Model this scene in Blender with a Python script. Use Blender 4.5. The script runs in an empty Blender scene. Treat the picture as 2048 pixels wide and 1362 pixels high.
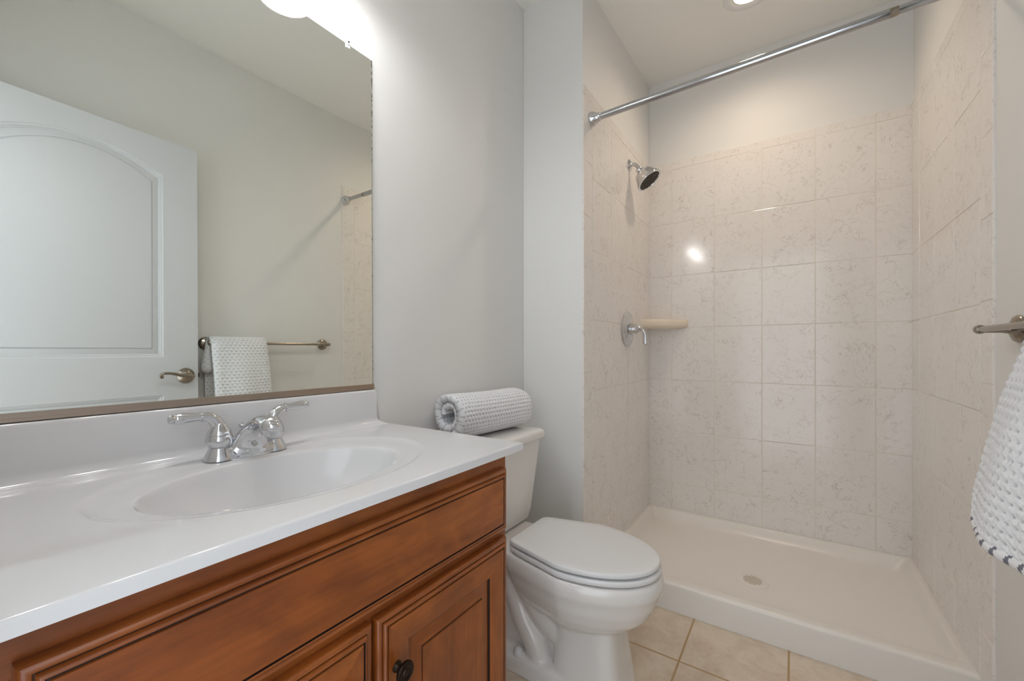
import bpy, bmesh, math, random
from mathutils import Vector, Matrix, noise
random.seed(7)
C = bpy.context.scene.collection
SC = bpy.context.scene
PI = math.pi
R = math.radians

# ------------------------------------------------------------------ camera
cam_d = bpy.data.cameras.new('camera')
cam = bpy.data.objects.new('camera', cam_d); C.objects.link(cam)
cam_d.sensor_width = 36.0
cam_d.lens = 36.0 * 830.0 / 2048.0
cam_d.shift_y = 19.0 / 2048.0
cam_d.clip_start = 0.01
cam.location = (0, 0, 1.07)
cam.rotation_euler = (R(90), 0, R(34.1))
SC.camera = cam

# ------------------------------------------------------------------ world, exposure
w = bpy.data.worlds.new('hallway_daylight'); SC.world = w; w.use_nodes = True
w.node_tree.nodes['Background'].inputs[0].default_value = (0.89, 0.95, 1.0, 1)
w.node_tree.nodes['Background'].inputs[1].default_value = 2.1
VANITY_POWER = 3.3       # watts per vanity bulb
CAN_STRENGTH = 9.0       # glow of the shower can lens
CAN_POWER = 25.0         # watts thrown down by the shower can
VS = SC.view_settings
VS.view_transform = 'Standard'; VS.look = 'None'; VS.gamma = 1.0; VS.exposure = 0.06
VS.use_curve_mapping = False
SC.cycles.max_bounces = 16; SC.cycles.diffuse_bounces = 10; SC.cycles.glossy_bounces = 8

# ------------------------------------------------------------------ room numbers (metres)
XM = -1.045      # left wall (mirror side)
XL = -0.7383     # shower left wall, face of tile
XR = 0.4555      # right wall, face of tile
YW = 1.6333      # front of wing wall
YB = 2.62        # shower back wall, face of tile
ZC = 2.75        # ceiling
TT = 0.008       # tile thickness
ZT = 2.205       # top of tile
CT = 0.85        # counter top

# ------------------------------------------------------------------ materials
def sl(c):  # sRGB 0-255 -> linear
    o = []
    for v in c:
        v /= 255.0
        o.append(v / 12.92 if v <= 0.04045 else ((v + 0.055) / 1.055) ** 2.4)
    return tuple(o) + (1,)

def mat(name, col, rough=0.5, metal=0.0, spec=0.5, coat=0.0):
    m = bpy.data.materials.new(name); m.use_nodes = True
    b = m.node_tree.nodes['Principled BSDF']
    b.inputs['Base Color'].default_value = sl(col)
    b.inputs['Roughness'].default_value = rough
    b.inputs['Metallic'].default_value = metal
    b.inputs['Specular IOR Level'].default_value = spec
    b.inputs['Coat Weight'].default_value = coat
    b.inputs['Coat Roughness'].default_value = 0.05
    return m

class NT:
    def __init__(s, m): s.t = m.node_tree; s.b = s.t.nodes['Principled BSDF']
    def n(s, typ, **kw):
        x = s.t.nodes.new(typ)
        for k, v in kw.items(): setattr(x, k, v)
        return x
    def l(s, a, b): s.t.links.new(a, b)
    def math(s, op, a, b=None, c=None):
        x = s.n('ShaderNodeMath', operation=op)
        for i, v in enumerate((a, b, c)):
            if v is None: continue
            if isinstance(v, (int, float)): x.inputs[i].default_value = v
            else: s.l(v, x.inputs[i])
        return x.outputs[0]
    def noise(s, vec, scale, detail=3, rough=0.5, dist=0.0):
        x = s.n('ShaderNodeTexNoise'); s.l(vec, x.inputs['Vector'])
        x.inputs['Scale'].default_value = scale; x.inputs['Detail'].default_value = detail
        x.inputs['Roughness'].default_value = rough; x.inputs['Distortion'].default_value = dist
        return x.outputs['Fac']
    def ramp(s, fac, stops):
        x = s.n('ShaderNodeValToRGB'); s.l(fac, x.inputs[0])
        e = x.color_ramp.elements
        while len(e) < len(stops): e.new(0.5)
        for i, (p, c) in enumerate(stops): e[i].position = p; e[i].color = c
        return x.outputs[0]
    def mix(s, fac, a, b, mode='MIX'):
        x = s.n('ShaderNodeMix', data_type='RGBA', blend_type=mode)
        for sock, v in ((x.inputs[0], fac), (x.inputs[6], a), (x.inputs[7], b)):
            if isinstance(v, (int, float)): sock.default_value = v
            elif isinstance(v, tuple): sock.default_value = v
            else: s.l(v, sock)
        return x.outputs[2]
    def bump(s, h, strength, dist=0.001):
        x = s.n('ShaderNodeBump'); s.l(h, x.inputs['Height'])
        x.inputs['Strength'].default_value = strength; x.inputs['Distance'].default_value = dist
        s.l(x.outputs[0], s.b.inputs['Normal'])
    def obj(s, scale=(1, 1, 1)):
        t = s.n('ShaderNodeTexCoord'); mp = s.n('ShaderNodeMapping')
        s.l(t.outputs['Object'], mp.inputs[0]); mp.inputs['Scale'].default_value = scale
        return mp.outputs[0]

def paint(name, col, rough=0.55):
    m = mat(name, col, rough, spec=0.3); k = NT(m); v = k.obj()
    f = k.noise(v, 3.0, 3)
    c = sl(col); d = tuple(x * 0.965 for x in c[:3]) + (1,)
    k.l(k.mix(f, c, d), k.b.inputs['Base Color'])
    k.bump(k.noise(v, 260, 2), 0.06, 0.001)
    return m

def tile_mat(name, col, vein):
    m = mat(name, col, 0.12, spec=0.5); k = NT(m)
    a = k.n('ShaderNodeAttribute', attribute_name='tile_shift')
    v0 = k.obj()
    ad = k.n('ShaderNodeVectorMath', operation='ADD'); k.l(v0, ad.inputs[0])
    sc_ = k.n('ShaderNodeVectorMath', operation='SCALE'); k.l(a.outputs['Vector'], sc_.inputs[0]); sc_.inputs['Scale'].default_value = 37.0
    k.l(sc_.outputs[0], ad.inputs[1]); v = ad.outputs[0]
    n1 = k.noise(v, 13.0, 6, 0.62, 0.9)
    ridge = k.math('ABSOLUTE', k.math('SUBTRACT', n1, 0.5))
    line = k.n('ShaderNodeMapRange', interpolation_type='SMOOTHSTEP'); k.l(ridge, line.inputs[0])
    line.inputs[1].default_value = 0.0; line.inputs[2].default_value = 0.013; line.inputs[3].default_value = 1; line.inputs[4].default_value = 0
    mk = k.n('ShaderNodeMapRange', interpolation_type='SMOOTHSTEP'); k.l(k.noise(v, 10.0, 4, 0.65), mk.inputs[0])
    mk.inputs[1].default_value = 0.40; mk.inputs[2].default_value = 0.60
    mask = k.math('MULTIPLY', line.outputs[0], mk.outputs[0])
    sp = k.n('ShaderNodeMapRange', interpolation_type='SMOOTHSTEP'); k.l(k.noise(v, 46.0, 6, 0.7, 1.2), sp.inputs[0])
    sp.inputs[1].default_value = 0.54; sp.inputs[2].default_value = 0.72
    tot = k.math('MINIMUM', k.math('ADD', k.math('MULTIPLY', mask, 0.62), k.math('MULTIPLY', sp.outputs[0], 0.30)), 1.0)
    k.l(k.mix(tot, sl(col), sl(vein)), k.b.inputs['Base Color'])
    return m

def wood_mat(name, axis):
    # axis: stretch direction of the grain
    m = mat(name, (122, 66, 32), 0.33, spec=0.45, coat=0.25); k = NT(m)
    k.b.inputs['Coat Roughness'].default_value = 0.2
    s = [7.0, 7.0, 7.0]; s[axis] = 1.3
    v = k.obj(tuple(s))
    f1 = k.noise(v, 1.6, 4, 0.55, 0.9)
    s2 = [60.0, 60.0, 60.0]; s2[axis] = 5.0
    f2 = k.noise(k.obj(tuple(s2)), 2.0, 4, 0.6)
    c1 = k.ramp(f1, [(0.25, sl((120, 60, 22))), (0.5, sl((145, 78, 30))), (0.75, sl((164, 93, 38)))])
    c2 = k.ramp(f2, [(0.3, sl((176, 166, 158))), (0.65, (1, 1, 1, 1))])
    s3 = [9.0, 9.0, 9.0]; s3[axis] = 6.0
    c3 = k.ramp(k.noise(k.obj(tuple(s3)), 1.7, 3, 0.5, 1.1), [(0.36, sl((206, 198, 190))), (0.62, (1, 1, 1, 1))])
    k.l(k.mix(0.55, k.mix(0.45, c1, c2, 'MULTIPLY'), c3, 'MULTIPLY'), k.b.inputs['Base Color'])
    k.bump(f2, 0.05, 0.0005)
    return m

M = {}
M['wall'] = paint('wall_paint', (223, 223, 221))
M['ceil'] = paint('ceiling_paint', (236, 235, 231))
M['tile'] = tile_mat('veined_wall_tile', (227, 223, 219), (166, 156, 147))
M['grout'] = mat('wall_grout', (222, 213, 201), 0.5)
M['door'] = mat('door_paint', (202, 205, 209), 0.45)
M['wood_h'] = wood_mat('maple_stain_horizontal', 1)
M['wood_v'] = wood_mat('maple_stain_vertical', 2)
M['glaze'] = mat('dark_glaze', (30, 14, 6), 0.5)
M['marble'] = mat('cultured_marble', (212, 212, 214), 0.10, coat=0.3)
M['porcelain'] = mat('porcelain', (220, 218, 215), 0.08, coat=0.4)
M['seat'] = mat('toilet_seat_plastic', (218, 219, 220), 0.22)
M['pan'] = mat('shower_pan_acrylic', (226, 222, 216), 0.28)
M['chrome'] = mat('chrome', (212, 213, 216), 0.05, 1.0)
M['chrome_soft'] = mat('satin_chrome', (186, 187, 190), 0.09, 1.0)
M['nickel'] = mat('brushed_nickel', (158, 149, 138), 0.22, 1.0)
M['bronze'] = mat('dark_bronze', (52, 42, 34), 0.35, 0.9)
M['black'] = mat('dark_rubber', (42, 38, 35), 0.6)
M['channel'] = mat('mirror_channel_metal', (176, 160, 146), 0.28, 1.0)
M['clipm'] = mat('clear_plastic_clip', (235, 238, 240), 0.15); M['clipm'].node_tree.nodes['Principled BSDF'].inputs['Transmission Weight'].default_value = 0.35
M['mirror'] = mat('mirror_silver', (246, 249, 243), 0.0, 1.0)
M['shelf'] = mat('almond_ceramic', (230, 217, 198), 0.15)
M['darkhole'] = mat('drain_hole', (140, 120, 76), 0.7)
M['caulk'] = mat('caulk', (205, 196, 178), 0.6)
M['plate'] = mat('white_plastic', (225, 225, 225), 0.3)
M['hemw'] = mat('white_cord', (226, 227, 230), 0.85)
M['hemg'] = mat('grey_stripe', (112, 114, 124), 0.85)

m = mat('desilvered_edge', (60, 60, 62), 0.25); k = NT(m); v = k.obj((1, 1, 1)); f = k.noise(v, 90, 3, 0.6)
sx = k.n('ShaderNodeSeparateXYZ'); k.l(v, sx.inputs[0])
hi = k.n('ShaderNodeMapRange'); k.l(sx.outputs[2], hi.inputs[0]); hi.inputs[1].default_value = 0.55; hi.inputs[2].default_value = 0.95; hi.inputs[3].default_value = -0.06; hi.inputs[4].default_value = 0.06
k.l(k.ramp(k.math('ADD', f, hi.outputs[0]), [(0.50, sl((150, 158, 150))), (0.60, sl((48, 50, 50)))]), k.b.inputs['Base Color']); M['edge'] = m

m = mat('floor_tile', (205, 190, 172), 0.32); k = NT(m)
v = k.obj(); br = k.n('ShaderNodeTexBrick'); br.offset = 0.0; br.squash = 1.0
mp = k.n('ShaderNodeMapping'); k.l(v, mp.inputs[0]); mp.inputs['Location'].default_value = (0.009 + 0.313 * 5 + 0.003, -1.506 + 0.313 * 6 + 0.003, 0)
k.l(mp.outputs[0], br.inputs['Vector']); br.inputs['Scale'].default_value = 1.0
br.inputs['Brick Width'].default_value = 0.313; br.inputs['Row Height'].default_value = 0.313
br.inputs['Mortar Size'].default_value = 0.0035; br.inputs['Mortar Smooth'].default_value = 0.1; br.inputs['Bias'].default_value = 0
n1 = k.noise(v, 9, 5, 0.6, 0.8); n2 = k.noise(v, 60, 4, 0.6)
tc = k.ramp(k.math('ADD', k.math('MULTIPLY', n1, 0.7), k.math('MULTIPLY', n2, 0.3)), [(0.3, sl((190, 171, 150))), (0.55, sl((210, 196, 178))), (0.75, sl((218, 206, 191)))])
k.l(k.mix(br.outputs['Fac'], tc, sl((170, 140, 98))), k.b.inputs['Base Color'])
k.bump(k.math('SUBTRACT', 1.0, br.outputs['Fac']), 0.5, 0.002); M['floor'] = m

def towel_mat(name):
    m = mat(name, (226, 228, 231), 0.95, spec=0.1); k = NT(m)
    k.b.inputs['Sheen Weight'].default_value = 0.25
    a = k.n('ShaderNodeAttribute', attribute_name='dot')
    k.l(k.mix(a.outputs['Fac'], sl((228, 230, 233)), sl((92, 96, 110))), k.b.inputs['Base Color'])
    v = k.obj(); k.bump(k.math('ADD', k.noise(v, 420, 3, 0.6), k.math('MULTIPLY', k.noise(v, 1300, 2), 0.6)), 0.55, 0.0022)
    return m
M['towel'] = towel_mat('waffle_terry')

def emit(name, col, s):
    m = bpy.data.materials.new(name); m.use_nodes = True; t = m.node_tree; t.nodes.clear()
    e = t.nodes.new('ShaderNodeEmission'); o = t.nodes.new('ShaderNodeOutputMaterial')
    e.inputs[0].default_value = sl(col); e.inputs[1].default_value = s; t.links.new(e.outputs[0], o.inputs[0]); return m
M['can_lens'] = emit('can_lens_glow', (255, 228, 198), CAN_STRENGTH)
M['bulb'] = emit('bulb_glow', (255, 250, 246), 24.0)
m = bpy.data.materials.new('frosted_shade'); m.use_nodes = True; t = m.node_tree; t.nodes.clear()
o = t.nodes.new('ShaderNodeOutputMaterial'); d = t.nodes.new('ShaderNodeBsdfDiffuse'); tr = t.nodes.new('ShaderNodeBsdfTranslucent'); mx = t.nodes.new('ShaderNodeMixShader')
d.inputs[0].default_value = (0.85, 0.86, 0.87, 1); tr.inputs[0].default_value = (0.9, 0.9, 0.9, 1); mx.inputs[0].default_value = 0.75
t.links.new(d.outputs[0], mx.inputs[1]); t.links.new(tr.outputs[0], mx.inputs[2]); t.links.new(mx.outputs[0], o.inputs[0]); M['shade'] = m

# ------------------------------------------------------------------ mesh helpers
def finish(name, bm, mats, parent=None, base=None, smooth=True, angle=40, kind=None):
    """link the bmesh (built in room coordinates) as one object; base = its own origin"""
    if not isinstance(mats, (list, tuple)): mats = [mats]
    if parent is not None: base = Vector(parent['_base'])
    if base is None:
        xs = [v.co for v in bm.verts]
        base = Vector((sum(v.x for v in xs) / len(xs), sum(v.y for v in xs) / len(xs), min(v.z for v in xs)))
    base = Vector(base)
    bmesh.ops.translate(bm, verts=bm.verts, vec=-base)
    bmesh.ops.recalc_face_normals(bm, faces=bm.faces)
    me = bpy.data.meshes.new(name); bm.to_mesh(me); bm.free()
    for mm in mats: me.materials.append(M[mm] if isinstance(mm, str) else mm)
    o = bpy.data.objects.new(name, me); C.objects.link(o)
    if smooth:
        for p in me.polygons: p.use_smooth = True
        me.set_sharp_from_angle(angle=R(angle))
    if parent is not None:
        o.parent = parent
    else:
        o.location = base
    o['_base'] = tuple(base)
    if kind: o['kind'] = kind
    return o

def thing(name, label, cat, loc):
    o = bpy.data.objects.new(name, None); C.objects.link(o); o.location = loc
    o.empty_display_size = 0.05
    o['label'] = label; o['category'] = cat; o['_base'] = tuple(loc)
    return o
def tag(o, label, cat): o['label'] = label; o['category'] = cat; return o

def box(bm, x0, x1, y0, y1, z0, z1, bev=0.0, seg=2, mi=0):
    r = bmesh.ops.create_cube(bm, size=1.0); vs = r['verts']
    for v in vs:
        v.co = Vector((x0 + (v.co.x + 0.5) * (x1 - x0), y0 + (v.co.y + 0.5) * (y1 - y0), z0 + (v.co.z + 0.5) * (z1 - z0)))
    fs = set(f for v in vs for f in v.link_faces)
    if bev > 0:
        es = list(set(e for v in vs for e in v.link_edges))
        r2 = bmesh.ops.bevel(bm, geom=es, offset=bev, segments=seg, affect='EDGES', profile=0.5)
        fs = set(f for f in fs if f.is_valid) | set(r2['faces'])
    for f in fs: f.material_index = mi
    return fs

def loft(bm, rings, cap0=True, cap1=True, closed=True, mi=0):
    vr = [[bm.verts.new(p) for p in r] for r in rings]
    n = len(rings[0])
    for a, b in zip(vr[:-1], vr[1:]):
        for i in range(n if closed else n - 1):
            j = (i + 1) % n
            f = bm.faces.new((a[i], a[j], b[j], b[i])); f.material_index = mi
    if cap0: bm.faces.new(list(reversed(vr[0]))).material_index = mi
    if cap1: bm.faces.new(vr[-1]).material_index = mi
    return vr

def frame_of(d):
    d = Vector(d).normalized()
    u = d.cross(Vector((0, 0, 1)))
    if u.length < 1e-3: u = d.cross(Vector((0, 1, 0)))
    u.normalize(); return u, d.cross(u).normalized(), d

def lathe(bm, prof, origin, axis, n=40, mi=0, cap=True):
    """prof: list of (distance along axis, radius)"""
    u, v, d = frame_of(axis); o = Vector(origin)
    rings = []
    for t, r in prof:
        r = max(r, 1e-5)
        rings.append([o + d * t + (u * math.cos(2 * PI * i / n) + v * math.sin(2 * PI * i / n)) * r for i in range(n)])
    return loft(bm, rings, cap, cap, True, mi)

def spline(pts, n=10):
    """Catmull-Rom through tuples of any length"""
    out = []; P = [tuple(p) for p in pts]; P = [P[0]] + P + [P[-1]]
    for i in range(1, len(P) - 2):
        for s in range(n):
            t = s / n
            out.append(tuple(0.5 * (2 * b + (c - a) * t + (2 * a - 5 * b + 4 * c - d) * t * t + (3 * b - a - 3 * c + d) * t ** 3)
                             for a, b, c, d in zip(P[i - 1], P[i], P[i + 1], P[i + 2])))
    out.append(P[-2]); return out

def tube(bm, pts, n=16, mi=0, cap=True, flat=None):
    """pts: (x,y,z,r)"""
    prev = None; rings = []
    for i, p in enumerate(pts):
        a = Vector(pts[max(i - 1, 0)][:3]); b = Vector(pts[min(i + 1, len(pts) - 1)][:3])
        d = (b - a).normalized()
        if prev is None: u, v, _ = frame_of(d)
        else:
            u = prev - d * prev.dot(d); u.normalize(); v = d.cross(u).normalized()
        prev = u; r = p[3]; c = Vector(p[:3])
        ru, rv = (r, r) if flat is None else (r * flat[0], r * flat[1])
        rings.append([c + u * ru * math.cos(2 * PI * k / n) + v * rv * math.sin(2 * PI * k / n) for k in range(n)])
    return loft(bm, rings, cap, cap, True, mi)

def new(): return bmesh.new()

# ------------------------------------------------------------------ structure
def sbox(name, *a, m='wall', bev=0.0):
    bm = new(); box(bm, *a, bev)
    return finish(name, bm, m, kind='structure', smooth=False)

sbox('floor', XM - 0.1, XR + 0.12, -0.14, YB + 0.1, -0.1, 0.0, m='floor')
for o in [bpy.data.objects['floor']]:
    # put the origin on the room origin so the tile grid reads room coordinates
    b = Vector(o.location); o.data.transform(Matrix.Translation(b)); o.location = (0, 0, 0)
bm = new()   # the ceiling rises a little towards the back of the shower
loft(bm, [[Vector((x, y, z)) for y, z in ((-0.14, 2.658), (YW, 2.662), (YB + 0.1, 2.719), (YB + 0.1, 2.84), (-0.14, 2.84))] for x in (XM - 0.1, XR + 0.12)])
finish('ceiling', bm, 'ceil', kind='structure', smooth=False)
sbox('wall_left', XM - 0.1, XM, -0.14, YB + 0.1, 0, ZC)
sbox('wall_right', XR + TT - 0.003, XR + 0.12, -0.14, YB + 0.1, 0, ZC)
sbox('wall_back', XM, XR + TT, YB + TT, YB + 0.1, 0, ZC)
bm = new(); box(bm, XM, XL - TT + 0.003, YW + 0.003, YB + TT, 0, ZC, 0.003)
finish('wall_partition', bm, 'wall', kind='structure', smooth=False)
DX0, DX1, DZ = -0.50, 0.30, 2.09       # doorway the photo was taken through
bm = new()
box(bm, XM, DX0, -0.14, 0.0, 0, ZC); box(bm, DX1, XR + 0.01, -0.14, 0.0, 0, ZC); box(bm, DX0, DX1, -0.14, 0.0, DZ, ZC)
finish('wall_front', bm, 'wall', kind='structure', smooth=False)
bm = new()
box(bm, DX1, DX1 + 0.06, 0.0, 0.014, 0, DZ + 0.06, 0.003)
box(bm, DX0, DX1, 0.0, 0.014, DZ, DZ + 0.06, 0.003)
finish('trim_1', bm, 'door', kind='structure', smooth=False)
bm = new(); box(bm, XM, XM + 0.013, 0.84, YW, 0, 0.10, 0.004); finish('baseboard_left', bm, 'door', kind='structure', smooth=False)
bm = new(); box(bm, XM + 0.013, XL - 0.02, YW - 0.012, YW + 0.004, 0, 0.10, 0.004); finish('baseboard_partition', bm, 'door', kind='structure', smooth=False)
bm = new(); box(bm, XR - 0.008, XR + 0.006, 0.9, 1.67, 0, 0.10, 0.004); finish('baseboard_right', bm, 'door', kind='structure', smooth=False)

# tile fields: every tile a slightly cushioned slab, one mesh per wall
ROWS = [0.09, 0.272, 0.579, 0.8895, 1.204, 1.5145, 1.833, 2.157]
def tile_field(name, wall, a_cuts, to_world, edge=None, edge_z=None):
    """a_cuts: joints along the wall; edge: (a0,a1) strip of bullnose pieces with its own joints edge_z"""
    bm = new(); lay = bm.loops.layers.float_color.new('tile_shift')
    G = 0.0011
    cells = []
    for a0, a1 in zip(a_cuts[:-1], a_cuts[1:]):
        for z0, z1 in zip(ROWS[:-1], ROWS[1:]): cells.append((a0, a1, z0, z1, 0))
        cells.append((a0, a1, ROWS[-1], ZT, 1))
    if edge:
        zz = [0.09] + edge_z + [ZT]
        for z0, z1 in zip(zz[:-1], zz[1:]): cells.append((edge[0], edge[1], z0, z1, 0))
    for (a0, a1, z0, z1, top) in cells:
        r = bmesh.ops.create_cube(bm, size=1.0); vs = r['verts']
        tx, tz = random.uniform(-1, 1) * 0.0006, random.uniform(-1, 1) * 0.0006
        for v in vs:
            aa = a0 + G + (v.co.x + 0.5) * (a1 - a0 - 2 * G); z = z0 + G + (v.co.z + 0.5) * (z1 - z0 - 2 * G)
            dd = (v.co.y + 0.5)
            dep = dd * (TT + 0.0006 + tx * v.co.x * 2 + tz * v.co.z * 2)
            v.co = Vector((aa, dep, z))
        es = [e for e in set(e for v in vs for e in v.link_edges) if all(v.co.y > 0.004 for v in e.verts)]
        r2 = bmesh.ops.bevel(bm, geom=es, offset=0.0016, segments=2, affect='EDGES', profile=0.5)
        fs = set(f for v in vs if v.is_valid for f in v.link_faces) | set(r2['faces'])
        fs |= set(f for f2 in list(fs) for e in f2.edges for f in e.link_faces)
        s = (random.random(), random.random(), random.random(), 1)
        for f in fs:
            for lp in f.loops: lp[lay] = s
    a_lo = min(a_cuts[0], edge[0] if edge else 9); a_hi = max(a_cuts[-1], edge[1] if edge else -9)
    fs = box(bm, a_lo + 0.002, a_hi - 0.002, 0.0, TT - 0.0008, 0.092, ZT - 0.002, 0, 2, 1)
    for v in bm.verts: v.co = Vector(to_world(v.co.x, v.co.y, v.co.z))
    o = finish(name, bm, ['tile', 'grout'], parent=bpy.data.objects[wall], smooth=False)
    o['kind'] = 'structure'
    return o
tile_field('tile', 'wall_back', [XL - 0.004, -0.607, -0.3735, -0.1395, 0.0945, 0.3285, XR + 0.004],
           lambda a, d, z: (a, YB + TT - d, z))
CY = [1.7775, 2.0135, 2.2490, 2.4860, YB]
tile_field('tile', 'wall_right', CY, lambda a, d, z: (XR + TT - d, a, z), (1.684, 1.7775),
           [0.255, 0.491, 0.733, 0.974, 1.210, 1.447, 1.683, 1.92, 2.157])
tile_field('tile', 'wall_partition', [1.727, 1.963, 2.199, 2.436, YB], lambda a, d, z: (XL - TT + d, a, z), (YW, 1.727),
           [0.292, 0.521, 0.746, 0.973, 1.198, 1.426, 1.651, 1.886, 2.157])

# ------------------------------------------------------------------ shower pan
t = thing('shower_pan', 'cream acrylic shower pan with a raised front curb on the floor', 'shower pan', (-0.141, 2.2, 0.0))
x0, x1, y0, y1 = XL - 0.003, XR + 0.003, 1.782, YB + 0.003
def rr(xa, xb, ya, yb, r, z, n=6):
    p = []
    for cx, cy, a0 in ((xb - r, yb - r, 0), (xa + r, yb - r, 90), (xa + r, ya + r, 180), (xb - r, ya + r, 270)):
        for i in range(n + 1):
            a = R(a0 + 90 * i / n); p.append(Vector((cx + r * math.cos(a), cy + r * math.sin(a), z)))
    return p
def ring(fr, sd, bk, r, z):  # insets: front, sides, back
    return rr(x0 + sd, x1 - sd, y0 + fr, y1 - bk, r, z)
bm = new()
rings = [ring(-0.006, 0, 0, 0.002, 0.0), ring(-0.002, 0, 0, 0.002, 0.098), ring(0.0, 0, 0, 0.003, 0.106), ring(0.004, 0.002, 0.002, 0.004, 0.110),
         ring(0.012, 0.004, 0.004, 0.006, 0.111), ring(0.052, 0.022, 0.018, 0.012, 0.110), ring(0.060, 0.027, 0.023, 0.016, 0.106), ring(0.066, 0.031, 0.027, 0.02, 0.098),
         ring(0.082, 0.045, 0.050, 0.03, 0.070), ring(0.092, 0.058, 0.064, 0.036, 0.060), ring(0.11, 0.08, 0.085, 0.04, 0.056)]
vr = loft(bm, rings, True, False)
dc = Vector((-0.148, 2.115, 0.047))
last = [v.co.copy() for v in vr[-1]]
inner = [[bm.verts.new(c.lerp(dc, f) if f < 1 else c) for c in last] for f in ()]
rg = vr[-1]
for f in (0.45, 0.8):
    nr = [bm.verts.new(Vector((c.x + (dc.x - c.x) * f, c.y + (dc.y - c.y) * f, 0.056 - 0.009 * f))) for c in last]
    for i in range(len(nr)):
        j = (i + 1) % len(nr); bm.faces.new((rg[i], rg[j], nr[j], nr[i]))
    rg = nr
bm.faces.new(rg)
finish('basin', bm, 'pan', t, angle=50)
bm = new(); lathe(bm, [(0, 0.0), (0, 0.062), (0.0025, 0.061), (0.004, 0.057), (0.0038, 0.0)], dc + Vector((0, 0, 0.0015)), (0, 0, 1), 40)
dr = finish('drain', bm, 'pan', t)
dr['_base'] = tuple(t['_base'])
bm = new()
for i in range(-4, 5):
    for j in range(-4, 5):
        px, py = i * 0.0095 + (0.00475 if j % 2 else 0), j * 0.0085
        if px * px + py * py < 0.036 ** 2:
            lathe(bm, [(0, 0.0), (0, 0.0031), (0.0004, 0.0031), (0.0004, 0.0)], dc + Vector((px, py, 0.0053)), (0, 0, 1), 6)
g = finish('grate', bm, 'darkhole', dr)
g['label'] = 'pattern of small brass coloured drain holes'

# ------------------------------------------------------------------ shower fittings
t = thing('showerhead', 'chrome bell shower head on a bent arm, high on the tiled wall', 'shower head', (XL, 2.225, 2.073))
o = Vector((XL, 2.225, 2.073))
bm = new(); lathe(bm, [(0, 0.030), (0.004, 0.031), (0.008, 0.026), (0.013, 0.013), (0.016, 0.0105)], o, (1, 0, 0)); finish('flange', bm, 'chrome', t)
ax = Vector((0.60, 0.02, -0.80)).normalized()
bm = new(); tube(bm, [p for p in spline([(XL, 2.225, 2.073, 0.0098), (XL + 0.022, 2.225, 2.073, 0.0098), (XL + 0.042, 2.225, 2.062, 0.0098), (XL + 0.056, 2.226, 2.038, 0.0098)], 8)]); finish('arm', bm, 'chrome', t)
h0 = Vector((XL + 0.050, 2.226, 2.046))
bm = new(); lathe(bm, [(a * 1.2, b * 1.22) for a, b in ((0, 0.010), (0.006, 0.0155), (0.014, 0.0155), (0.018, 0.013), (0.024, 0.020), (0.034, 0.036), (0.048, 0.044), (0.062, 0.047), (0.070, 0.053), (0.078, 0.057), (0.083, 0.056), (0.083, 0.048), (0.078, 0.046))], h0, ax); hd = finish('head', bm, 'chrome', t)
bm = new(); lathe(bm, [(0.0945, 0.0), (0.0945, 0.0575), (0.0975, 0.0565), (0.0985, 0.0)], h0, ax)
u, v, d = frame_of(ax)
for rad, cnt in ((0.012, 6), (0.024, 12), (0.036, 18), (0.048, 24)):
    for i in range(cnt):
        a = 2 * PI * i / cnt + rad * 40
        lathe(bm, [(0.097, 0.0024), (0.1015, 0.0019), (0.1015, 0.0)], h0 + (u * math.cos(a) + v * math.sin(a)) * rad, ax, 6, 1)
hd['_base'] = tuple(t['_base'])
f = finish('spray_face', bm, ['black', 'nickel'], hd); f['label'] = 'dark nozzle face of the shower head'

t = thing('shower_valve', 'round chrome shower valve with a drooping lever, below the shower head', 'shower valve', (XL, 2.192, 1.182))
o = Vector((XL, 2.192, 1.182))
bm = new(); lathe(bm, [(0, 0.092), (0.004, 0.094), (0.010, 0.090), (0.013, 0.080), (0.012, 0.074), (0.016, 0.070), (0.020, 0.058), (0.021, 0.034), (0.021, 0.0)], o, (1, 0, 0), 56); finish('escutcheon', bm, 'chrome', t)
bm = new(); lathe(bm, [(0.018, 0.030), (0.030, 0.029), (0.032, 0.026), (0.046, 0.025), (0.048, 0.028), (0.054, 0.028), (0.060, 0.020), (0.068, 0.014), (0.078, 0.012), (0.084, 0.006), (0.085, 0.0)], o, (1, 0, 0)); hb = finish('hub', bm, 'chrome', t)
hb['_base'] = tuple(t['_base'])
bm = new(); tube(bm, spline([(XL + 0.060, 2.192, 1.182, 0.011), (XL + 0.078, 2.198, 1.178, 0.010), (XL + 0.092, 2.204, 1.158, 0.0085), (XL + 0.094, 2.206, 1.130, 0.0092), (XL + 0.094, 2.207, 1.108, 0.0115), (XL + 0.094, 2.207, 1.100, 0.0105), (XL + 0.094, 2.207, 1.096, 0.006)], 6)); finish('lever', bm, 'chrome', hb)

bm = new()   # corner soap shelf
def shelf_out(s):
    p = [Vector((XL, YB, 0)), Vector((XL, YB - 0.185 * s, 0))]
    for i in range(1, 8):
        q = i / 8; a = Vector((XL, YB - 0.185 * s, 0)).lerp(Vector((XL + 0.225 * s, YB, 0)), q)
        p.append(a + Vector((1, -1, 0)).normalized() * 0.03 * s * math.sin(PI * q))
    p.append(Vector((XL + 0.225 * s, YB - 0.012, 0))); p.append(Vector((XL + 0.225 * s, YB, 0)))
    return p
zr = [(0.80, 1.196), (0.97, 1.206), (1.0, 1.214), (1.0, 1.238), (0.99, 1.246), (0.97, 1.249), (0.93, 1.247), (0.90, 1.240)]
loft(bm, [[Vector((p.x, p.y, z)) for p in shelf_out(s)] for s, z in zr])
tag(finish('corner_shelf', bm, 'shelf', angle=60), 'almond ceramic corner shelf on the tiles behind the shower valve', 'soap shelf')

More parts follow.
